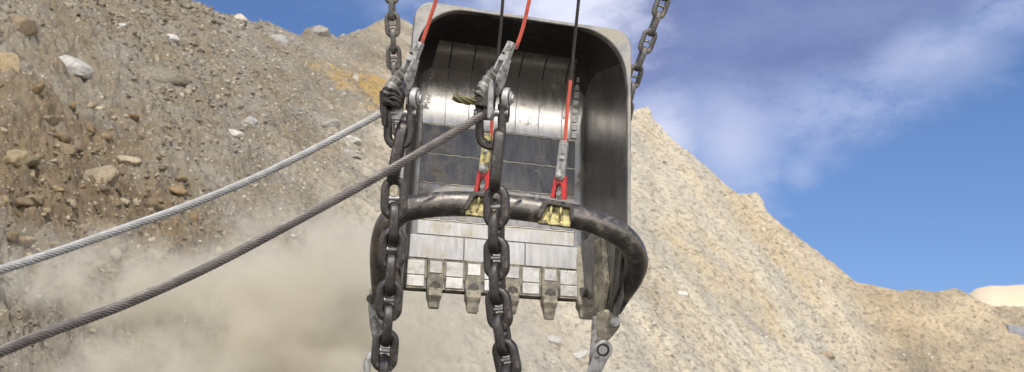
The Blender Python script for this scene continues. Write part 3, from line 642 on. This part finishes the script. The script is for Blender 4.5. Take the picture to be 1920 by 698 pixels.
def chain(name, root, pts, pitch, link, stud, start_flat=True, jitter=6, off=0.0, count=None, facing=None, twist=0):
    path = spline([P(*p) for p in pts], 24); cum = [0]
    for a, b in zip(path, path[1:]): cum.append(cum[-1] + (b - a).length)
    def at(s):
        s = max(0, min(cum[-1], s)); i = int(np.searchsorted(cum, s)); i = max(1, min(len(path) - 1, i)); t = (s - cum[i - 1]) / max(1e-9, cum[i] - cum[i - 1]); return path[i - 1].lerp(path[i], t)
    s = off; i = 0; rj = random.Random(len(pts) * 7 + int(pitch * 100) + int(pts[0][0]))
    while s < cum[-1] and (count is None or i < count):
        p = at(s); t = (at(s + pitch * .5) - at(s - pitch * .5)).normalized(); z = -t
        y = (-CF); y = (y - z * y.dot(z)).normalized(); x = y.cross(z)
        ang = (0 if (i % 2 == 0) == start_flat else 90) + twist + rj.uniform(-jitter, jitter)
        Mt = Matrix((x, y, z)).transposed() @ Matrix.Rotation(rad(ang), 3, 'Z')
        l = link.copy(); l.name = 'link'; COL.objects.link(l); l.parent = root; M4 = Mt.to_4x4(); M4.translation = p - parent_world(root); l.matrix_local = M4
        if stud: q = stud.copy(); COL.objects.link(q); q.parent = l; q.matrix_local = Matrix.Identity(4)
        s += pitch; i += 1
LK1 = link_mesh('link', .70, .425, .070, M['chain'], flat=1.08); ST1 = stud_mesh(.425, .070, M['stud'])
LK2 = link_mesh('link', .52, .30, .046, M['hoist']); ST2 = stud_mesh(.31, .052, M['stud'])
LK3 = link_mesh('link', 1.02, .44, .082, M['chain'])
def drag_chain(lab, long_pts, pts, **k):
    root = empty('drag_chain', P(*long_pts[0]), lab, 'chain', 'drag chains hanging in front of the bucket')
    chain('c', root, long_pts, 9, LK3, None, start_flat=False, count=1, jitter=0, off=0)
    chain('c', root, pts, .400, LK1, ST1, **k); return root
drag_chain('heavy dark chain hanging left of the bucket in front of the arch end', [(746, 286, 22), (744, 296, 22)], [(739, 372, 22), (736, 450, 22), (730, 560, 22.05), (722, 655, 22.1), (716, 730, 22.1), (712, 790, 22.1)], start_flat=True, twist=4)
drag_chain('heavy dark chain hanging across the middle of the bucket and its lip', [(932, 300, 22), (931, 310, 22)], [(931, 388, 22), (931, 470, 22), (934, 560, 22), (944, 640, 22), (960, 720, 22), (972, 780, 22)], start_flat=True, twist=-24)
hr = empty('hoist_chain', P(738, 60, 26.8), 'grey studded chain rising to the top left of the bucket behind the hitch', 'chain', 'hoist chains beside the bucket')
chain('c', hr, [(733, -60, 26.6), (735, 12, 26.7), (737, 72, 26.8), (740, 140, 26.9), (748, 260, 27), (755, 330, 27)], .315, LK2, ST2, start_flat=False, off=.12)
hr = empty('hoist_chain', P(1215, 75, 27.2), 'grey studded chain slanting against the sky to the right side of the bucket', 'chain', 'hoist chains beside the bucket')
chain('c', hr, [(1262, -55, 27), (1240, 10, 27), (1215, 76, 27.1), (1190, 142, 27.2), (1172, 215, 27.3), (1166, 262, 27.4)], .36, LK2, ST2, start_flat=False, off=.36, twist=14)
for q in (LK1, ST1, LK2, ST2, LK3): bpy.data.objects.remove(q)

# ------------------------------------------------------------------ ropes
def wire_rope(name, lab, pts, R, mat, nst=8, lay=.55, cat='rope', group=None, parent=None, sub=14, tag_=True):
    base = spline([P(*p) for p in pts], sub); cum = [0]
    for a, b in zip(base, base[1:]): cum.append(cum[-1] + (b - a).length)
    L = cum[-1]; n = max(20, int(L / (lay / 11))); path = []
    ca = np.array([tuple(p) for p in base])
    ss = np.linspace(0, L, n); path = [Vector((np.interp(s, cum, ca[:, 0]), np.interp(s, cum, ca[:, 1]), np.interp(s, cum, ca[:, 2]))) for s in ss]
    m = MB(); tube(m, path, R * .62, 8)
    T = [(path[min(i + 1, n - 1)] - path[max(i - 1, 0)]).normalized() for i in range(n)]; u0 = Vector((0, 0, 1)) if abs(T[0].z) < .8 else Vector((0, 1, 0))
    rs = R * math.sin(math.pi / nst) / (1 + math.sin(math.pi / nst)) * .93; rc = R - rs
    for k in range(nst):
        q = []
        for i in range(n):
            u = (u0 - T[i] * u0.dot(T[i])).normalized(); w = T[i].cross(u); a = 2 * math.pi * (k / nst + ss[i] / lay); q.append(path[i] + (u * math.cos(a) + w * math.sin(a)) * rc)
        tube(m, q, rs, 7)
    o = m.build(name, mat, parent, smooth=True, origin=None if parent else path[0])
    if tag_: tag(o, lab, cat, group)
    return o
wire_rope('drag_rope', 'light grey twisted wire rope, the upper of two running to the left edge', [(-90, 538, 15.4), (0, 507, 16), (120, 468, 16.8), (240, 426, 17.6), (360, 383, 18.5), (480, 333, 19.6), (600, 274, 20.8), (722, 209, 21.9)], .056, M['rope'], 7, .52, group='drag ropes running to the left')
wire_rope('drag_rope', 'dark greased wire rope, the lower of two, crossing in front of the left chain', [(-90, 700, 14.6), (0, 660, 15.2), (100, 620, 15.9), (240, 568, 16.8), (400, 496, 17.9), (560, 412, 19.2), (700, 336, 20.3), (820, 267, 21.2), (908, 214, 21.8)], .066, M['rope2'], 8, .56, group='drag ropes running to the left')
def dump_rope(lab, red_pts, dark_pts=None, R=.031):
    root = empty('dump_rope', P(*red_pts[0]), lab, 'rope', 'thin dump ropes with red ends')
    wire_rope('red_end', None, red_pts, R, M['redrope'], 6, .5, parent=root, tag_=False)
    if dark_pts: wire_rope('bare_rope', None, dark_pts, R * .9, M['darkrope'], 6, .4, parent=root, tag_=False)
dump_rope('red rope rising from the left hitch to the top edge', [(790, 84, 21.9), (803, 45, 21.8), (826, -25, 21.6)])
dump_rope('red rope rising from the middle hitch to the top edge', [(967, 92, 21.9), (981, 50, 21.8), (998, -25, 21.6)])
dump_rope('thin rope behind the middle hitch, dark above and red at its low end', [(921, 262, 23.2), (923, 215, 23.1), (927, 170, 23)], [(927, 171, 23), (933, 110, 22.9), (939, 50, 22.8), (945, -30, 22.6)])
dump_rope('thin rope with bright red lower half running to the right arch bracket', [(1059, 270, 23.2), (1064, 205, 23.1), (1070, 150, 23)], [(1070, 151, 23), (1075, 100, 22.9), (1080, 50, 22.8), (1088, -30, 22.6)])

# ------------------------------------------------------------------ arch end sockets with red clevises
def arch_socket(lab, x, y, d, mat, roll):
    s = d / FPX; root = empty('rope_socket', P(x, y, d), lab, 'rope socket', 'rope sockets on the arch brackets'); f_ = Fr(P(x, y, d), roll=roll, yaw=-14)
    m = MB(); prism(m, f_, [(-9, 8), (-8.5, 60), (-6, 66), (6, 66), (8.5, 60), (9, 8), (9, -4), (5, -10), (-5, -10), (-9, -4)], .11, .05, s); b = m.build('socket_body', mat, root, bevel=.012)
    m = MB(); prism(m, f_, [(-5, 40), (-5, 60), (5, 60), (5, 40)], .02, .065, s); m.build('socket_face', mat, b, bevel=.006)
    hexbolt(f_, 0, 0, 6 * s, .05, 'pin', M['grey'], root); hexbolt(f_, .5 * s, 31 * s, 3 * s, .05, 'keeper_bolt', M['grey'], root)
    m = MB(); prism(m, f_, [(-15, -44), (-13, -20), (-10, -2), (-4, 6), (5, 6), (10, -2), (13, -20), (14, -44), (6, -44), (5, -22), (0, -16), (-5, -22), (-7, -44)], .16, .03, s); m.build('clevis', M['red'], root, bevel=.012)
    m = MB(); cyl(m, f_, 0, -34 * s, 5 * s, -.12, .02, 16); box(m, f_, -5 * s, 5 * s, -46 * s, -24 * s, -.08, -.01); m.build('clevis_lug', M['stud'], root, bevel=.006)
arch_socket('long grey rope socket with red clevis on the right arch bracket', 1051, 329, 23.15, M['stud'], -6)
arch_socket('yellow rope socket with red clevis on the left arch bracket behind the chain', 908, 316, 23.15, M['yellow'], -6)

# ------------------------------------------------------------------ rope hitches above the drag chains
def hitch(lab, ox, oy, d, tail):
    s = d / FPX; root = empty('rope_hitch', P(ox, oy, d), lab, 'rope hitch', 'rope hitches above the drag chains')
    def F(x, y, dd=0, yaw=0, roll=0, pitch=0): return Fr(P(ox + x, oy + y, d + dd), yaw, roll, pitch)
    # dump rope socket: tapered block over a fork
    f_ = F(34, -78, -.12, -24, -24)
    m = MB(); prism(m, f_, [(-6.5, 20), (6.5, 20), (8, -6), (10, -20), (-10, -20), (-8, -6)], .13, .065, s); sk = m.build('dump_rope_socket', M['grey'], root, bevel=.015)
    hexbolt(f_, 0, -6 * s, 2.6 * s, .08, 'keeper_bolt', M['cast_dark'], sk, False)
    for q in (-.105, .06):
        m = MB(); g_ = Fr(f_.o, M=f_.M.copy()); prism(m, g_, [(-7, -12), (-9, -50), (-6, -60), (0, -63), (6, -60), (9, -50), (7, -12)], .04, q + .05, s)
        # fork leg is seen nearly from its edge
        m.v = [f_.o + Matrix.Rotation(rad(62), 3, f_.M @ Vector((0, 1, 0))) @ (v - f_.o) for v in m.v]; m.build('fork_leg', M['grey'], sk, bevel=.012)
    m = MB(); g2 = Fr(f_.o + f_.M @ Vector((0, -50 * s, 0)), M=f_.M @ Matrix.Rotation(rad(62), 3, 'Y')); cyl(m, g2, 0, 0, 5.5 * s, -.13, .14, 18); m.build('fork_pin', M['stud'], sk, smooth=True)
    # lug between the fork legs going down to the main body
    f2 = F(22, -28, .02, 30, -20)
    m = MB(); prism(m, f2, [(-5, 30), (5, 30), (8, 0), (8, -34), (-8, -34), (-7, 0)], .12, .05, s); m.build('centre_lug', M['grey'], root, bevel=.015)
    # ribbed drag rope socket
    f3 = F(-4, -22, -.18, -18, -34)
    pth = [f3(0, y * s, 0) for y in (30, 27, 20, 17, 8, 5, -4, -8, -20, -28)]
    m = MB(); tube(m, pth, [r * s for r in (7, 9.5, 8.5, 12.5, 10.5, 13, 10.8, 14, 12, 14.5)], 22); m.build('drag_rope_socket', M['grey_dirty'], root, smooth=True, bevel=.004)
    f4 = F(-10, 6, -.16, -12, -6)
    m = MB(); prism(m, f4, [(-14, 16), (10, 20), (20, 6), (18, -18), (8, -20), (-10, -16), (-16, -20)], .24, .08, s); w_ = m.build('socket_housing', M['cast_dark'], root, bevel=.03, seg=3)
    m = MB(); cyl(m, f4, -9 * s, 9 * s, 10 * s, .08, .13, 20, 8 * s); m.build('wedge', M['black'], w_, smooth=True)
    for (x, y, r) in (() if tail else ((4, 13, .026), (8, -2, .022), (-2, -10, .03), (6, 4, .026))):
        m = MB(); tube(m, spline([f4((x - 12) * s, (y - 3) * s, .12), f4(x * s, y * s, .15), f4((x + 12) * s, (y - 6) * s, .11)], 5), r, 8); m.build('seizing', M['black' if r > .023 else 'cast_dark'], w_, smooth=True)
    # boss with pin, right side
    f5 = F(31, 8, .0, 80, -6)
    m = MB(); cyl(m, f5, 0, 0, 20 * s, -.05, .05, 28); bo = m.build('boss', M['grey'], root, smooth=True, bevel=.015)
    m = MB(); cyl(m, f5, 0, 0, 13 * s, .06, .09, 22); cyl(m, f5, 0, 0, 8 * s, .08, .12, 14); m.build('boss_cap', M['grey'], bo, smooth=True, bevel=.008)
    # side straps down to the shackle
    m = MB(); f6 = F(28, 30, .02, 40, -2); prism(m, f6, [(-9, 30), (9, 30), (11, -10), (8, -24), (-8, -24), (-11, -10)], .09, .04, s); m.build('side_strap', M['cast_dark'], root, bevel=.015)
    m = MB(); f6 = F(-2, 26, .0, -10, -2); prism(m, f6, [(-12, 16), (12, 16), (12, -14), (9, -24), (-9, -24), (-12, -14)], .12, .05, s); m.build('centre_strap', M['stud'], root, bevel=.02)
    # shackle
    c_ = F(2, 58, .0); pth = []
    for k in range(9): pth.append(c_(-21 * s, (38 - k * 7) * s, 0))
    for k in range(1, 10): a = math.pi + math.pi * k / 10; pth.append(c_(21 * s * math.cos(a), (-20 + 20 * math.sin(a)) * s, 0))
    for k in range(9): pth.append(c_(21 * s, (-18 + k * 7) * s, 0))
    m = MB(); tube(m, pth, 8 * s, 12, sq=2.8); m.build('shackle', M['cast_dark'], root, smooth=True)
    m = MB(); tube(m, [c_(-32 * s, 22 * s, 0), c_(32 * s, 22 * s, 0)], 7 * s, 14); m.build('shackle_pin', M['stud'], root, smooth=True)
    if tail:
        f7 = [(ox - 66, oy + 5, d - .2), (ox - 58, oy + 9, d - .22), (ox - 40, oy + 13, d - .2), (ox - 20, oy + 11, d - .14), (ox + 2, oy + 8, d - .05)]
        wire_rope('rope_tail', None, f7, .070, M['tail'], 5, .62, parent=root, tag_=False)
        m = MB(); f8 = F(2, 18, -.22, -20, -3); prism(m, f8, [(-3, 44), (4, 42), (6, 30), (7, -20), (2, -30), (-3, -26), (-4, 10)], .06, .06, s); m.build('cheek_strap', M['stud'], root, bevel=.012)
    else:
        m = MB(); f8 = F(-26, 20, -.12, -30, 4); prism(m, f8, [(-5, 26), (6, 26), (8, -10), (4, -40), (-4, -40), (-7, -8)], .08, .05, s); m.build('cheek_strap', M['cast_dark'], root, bevel=.012)
    return root
hitch('dark steel hitch where the upper light grey rope ends', 746, 176, 21.9, False)
hitch('grey steel hitch with an olive rope tail sticking out to its left', 918, 176, 21.9, True)

# ------------------------------------------------------------------ bucket hitches
root = empty('drag_hitch', P(1132, 655, 25.2), 'pale hitch link with round bolt below the right cheek of the bucket', 'hitch link', 'hitches at the bucket cheeks')
d = 25.1; s = d / FPX; f_ = Fr(P(1132, 655, d), yaw=-10, roll=0)
m = MB(); prism(m, f_, [(-14, 68), (4, 74), (26, 60), (28, 40), (14, 22), (-2, 8), (-16, 14), (-20, 40)], .24, -.06, s); m.build('hitch_block', M['tooth'], root, bevel=.03)
m = MB(); cyl(m, f_, 22 * s, 52 * s, 9 * s, -.04, .06, 18); m.build('hitch_pin', M['grey'], root, bevel=.01)
m = MB(); prism(m, f_, [(-22, 60), (-14, 62), (-12, 20), (-20, -60), (-30, -60)], .10, .02, s); m.build('hitch_strap', M['grey_dirty'], root, bevel=.015)
poly = [(17 * math.cos(a), 17 * math.sin(a)) for a in np.linspace(-.6, math.pi + .1, 16)] + [(-22, -18), (-34, -48), (-46, -80), (-20, -80), (-8, -50), (6, -22)]
m = MB(); prism(m, f_, poly, .12, .08, s); lk = m.build('link_plate', M['grey'], root, bevel=.02)
m = MB(); cyl(m, f_, 0, 0, 12 * s, .08, .11, 24); m.build('washer', M['cast_dark'], lk, bevel=.006)
m = MB(); cyl(m, f_, 0, 0, 8 * s, .10, .16, 20); m.build('bolt_head', M['bright'], lk, bevel=.01)
root = empty('drag_hitch', P(706, 628, 25.2), 'grey hitch strap and pale shackle below the left end of the arch', 'hitch link', 'hitches at the bucket cheeks')
f_ = Fr(P(706, 628, d), yaw=12)
m = MB(); prism(m, f_, [(-12, 86), (6, 86), (10, 40), (16, 6), (8, -14), (-6, -12), (-12, 20), (-15, 50)], .12, .03, s); m.build('hitch_strap', M['grey_dirty'], root, bevel=.02)
m = MB(); cyl(m, f_, -10 * s, 68 * s, 9 * s, -.03, .08, 18); m.build('hitch_pin', M['cast_dark'], root, bevel=.01)
m = MB(); cyl(m, f_, 2 * s, 0, 8 * s, .03, .09, 20); m.build('bolt_head', M['bright'], root, bevel=.008)
f_ = Fr(P(708, 700, d - .1)); pth = [f_(-20 * s, -70 * s), f_(-20 * s, -20 * s)] + [f_(20 * s * math.cos(a), (10 + 28 * math.sin(a)) * s) for a in np.linspace(math.pi, 0, 12)] + [f_(20 * s, -20 * s), f_(20 * s, -70 * s)]
m = MB(); tube(m, pth, 7 * s, 12); m.build('shackle', M['grey'], root, smooth=True)

# ------------------------------------------------------------------ dust hanging in the air
def dust(lab, px, py, d, rx, ry, rz, dens, seed, lo=.42, hi=.62, nscale=.35):
    m = bpy.data.materials.new('dust'); m.use_nodes = True; t = m.node_tree; n = t.nodes; l = t.links; n.clear()
    o_ = n.new('ShaderNodeOutputMaterial'); v = n.new('ShaderNodeVolumePrincipled'); v.inputs['Color'].default_value = (.83, .79, .69, 1); v.inputs['Anisotropy'].default_value = .1
    tcn = n.new('ShaderNodeTexCoord'); ln = n.new('ShaderNodeVectorMath'); ln.operation = 'LENGTH'; dv = n.new('ShaderNodeVectorMath'); dv.operation = 'DIVIDE'; l.new(tcn.outputs['Object'], dv.inputs[0]); dv.inputs[1].default_value = (rx, ry, rz); l.new(dv.outputs[0], ln.inputs[0])
    mp = n.new('ShaderNodeMapping'); mp.inputs['Location'].default_value = (seed, seed * .7, 0); l.new(tcn.outputs['Object'], mp.inputs[0])
    z = n.new('ShaderNodeTexNoise'); z.inputs['Scale'].default_value = nscale; z.inputs['Detail'].default_value = 5; z.inputs['Roughness'].default_value = .62; z.inputs['Distortion'].default_value = .4; l.new(mp.outputs[0], z.inputs['Vector'])
    a = n.new('ShaderNodeMapRange'); a.interpolation_type = 'SMOOTHSTEP'; l.new(z.outputs[0], a.inputs[0]); a.inputs[1].default_value = lo; a.inputs[2].default_value = hi; a.inputs[3].default_value = dens * .07; a.inputs[4].default_value = dens
    b = n.new('ShaderNodeMapRange'); b.interpolation_type = 'SMOOTHSTEP'; l.new(ln.outputs['Value'], b.inputs[0]); b.inputs[1].default_value = .15; b.inputs[2].default_value = .98; b.inputs[3].default_value = 1; b.inputs[4].default_value = 0
    q = n.new('ShaderNodeMath'); q.operation = 'MULTIPLY'; l.new(a.outputs[0], q.inputs[0]); l.new(b.outputs[0], q.inputs[1]); l.new(q.outputs[0], v.inputs['Density']); l.new(v.outputs[0], o_.inputs['Volume'])
    v0, f0 = ico(3); mm = MB(); c = P(px, py, d); mm.add([(x * rx + c.x, y * ry + c.y, z_ * rz + c.z) for x, y, z_ in v0 * 1.02], [tuple(map(int, f)) for f in f0])
    o = mm.build('dust_cloud', m, None, origin=c); tag(o, lab, 'dust', kind='stuff'); return o
dust('thick tan dust billowing behind the left chain', 620, 600, 33, 3.7, 4.0, 3.8, 2.3, 3.3, .44, .60, .55)
dust('pale dust puff rolling over the lower left slope', 190, 520, 30.5, 2.6, 2.2, 1.4, 2.0, 9.1, .45, .60, .8)
dust('pale dust low between the two drag ropes', 410, 600, 32, 2.9, 3.0, 2.2, 2.2, 21.1, .45, .60, .8)
dust('brownish dust along the bottom edge at the left', 250, 690, 29.5, 3.4, 2.4, 1.0, 1.6, 31.3, .44, .60, .8)
dust('faint dust veil rising behind the bucket', 850, 620, 36, 4.5, 4.5, 3.4, .30, 14.2, .42, .58, .5)
dust('thin dust drifting round the bucket teeth', 960, 625, 25.8, 2.4, 1.4, .6, .30, 5.2, .42, .6, 1.1)
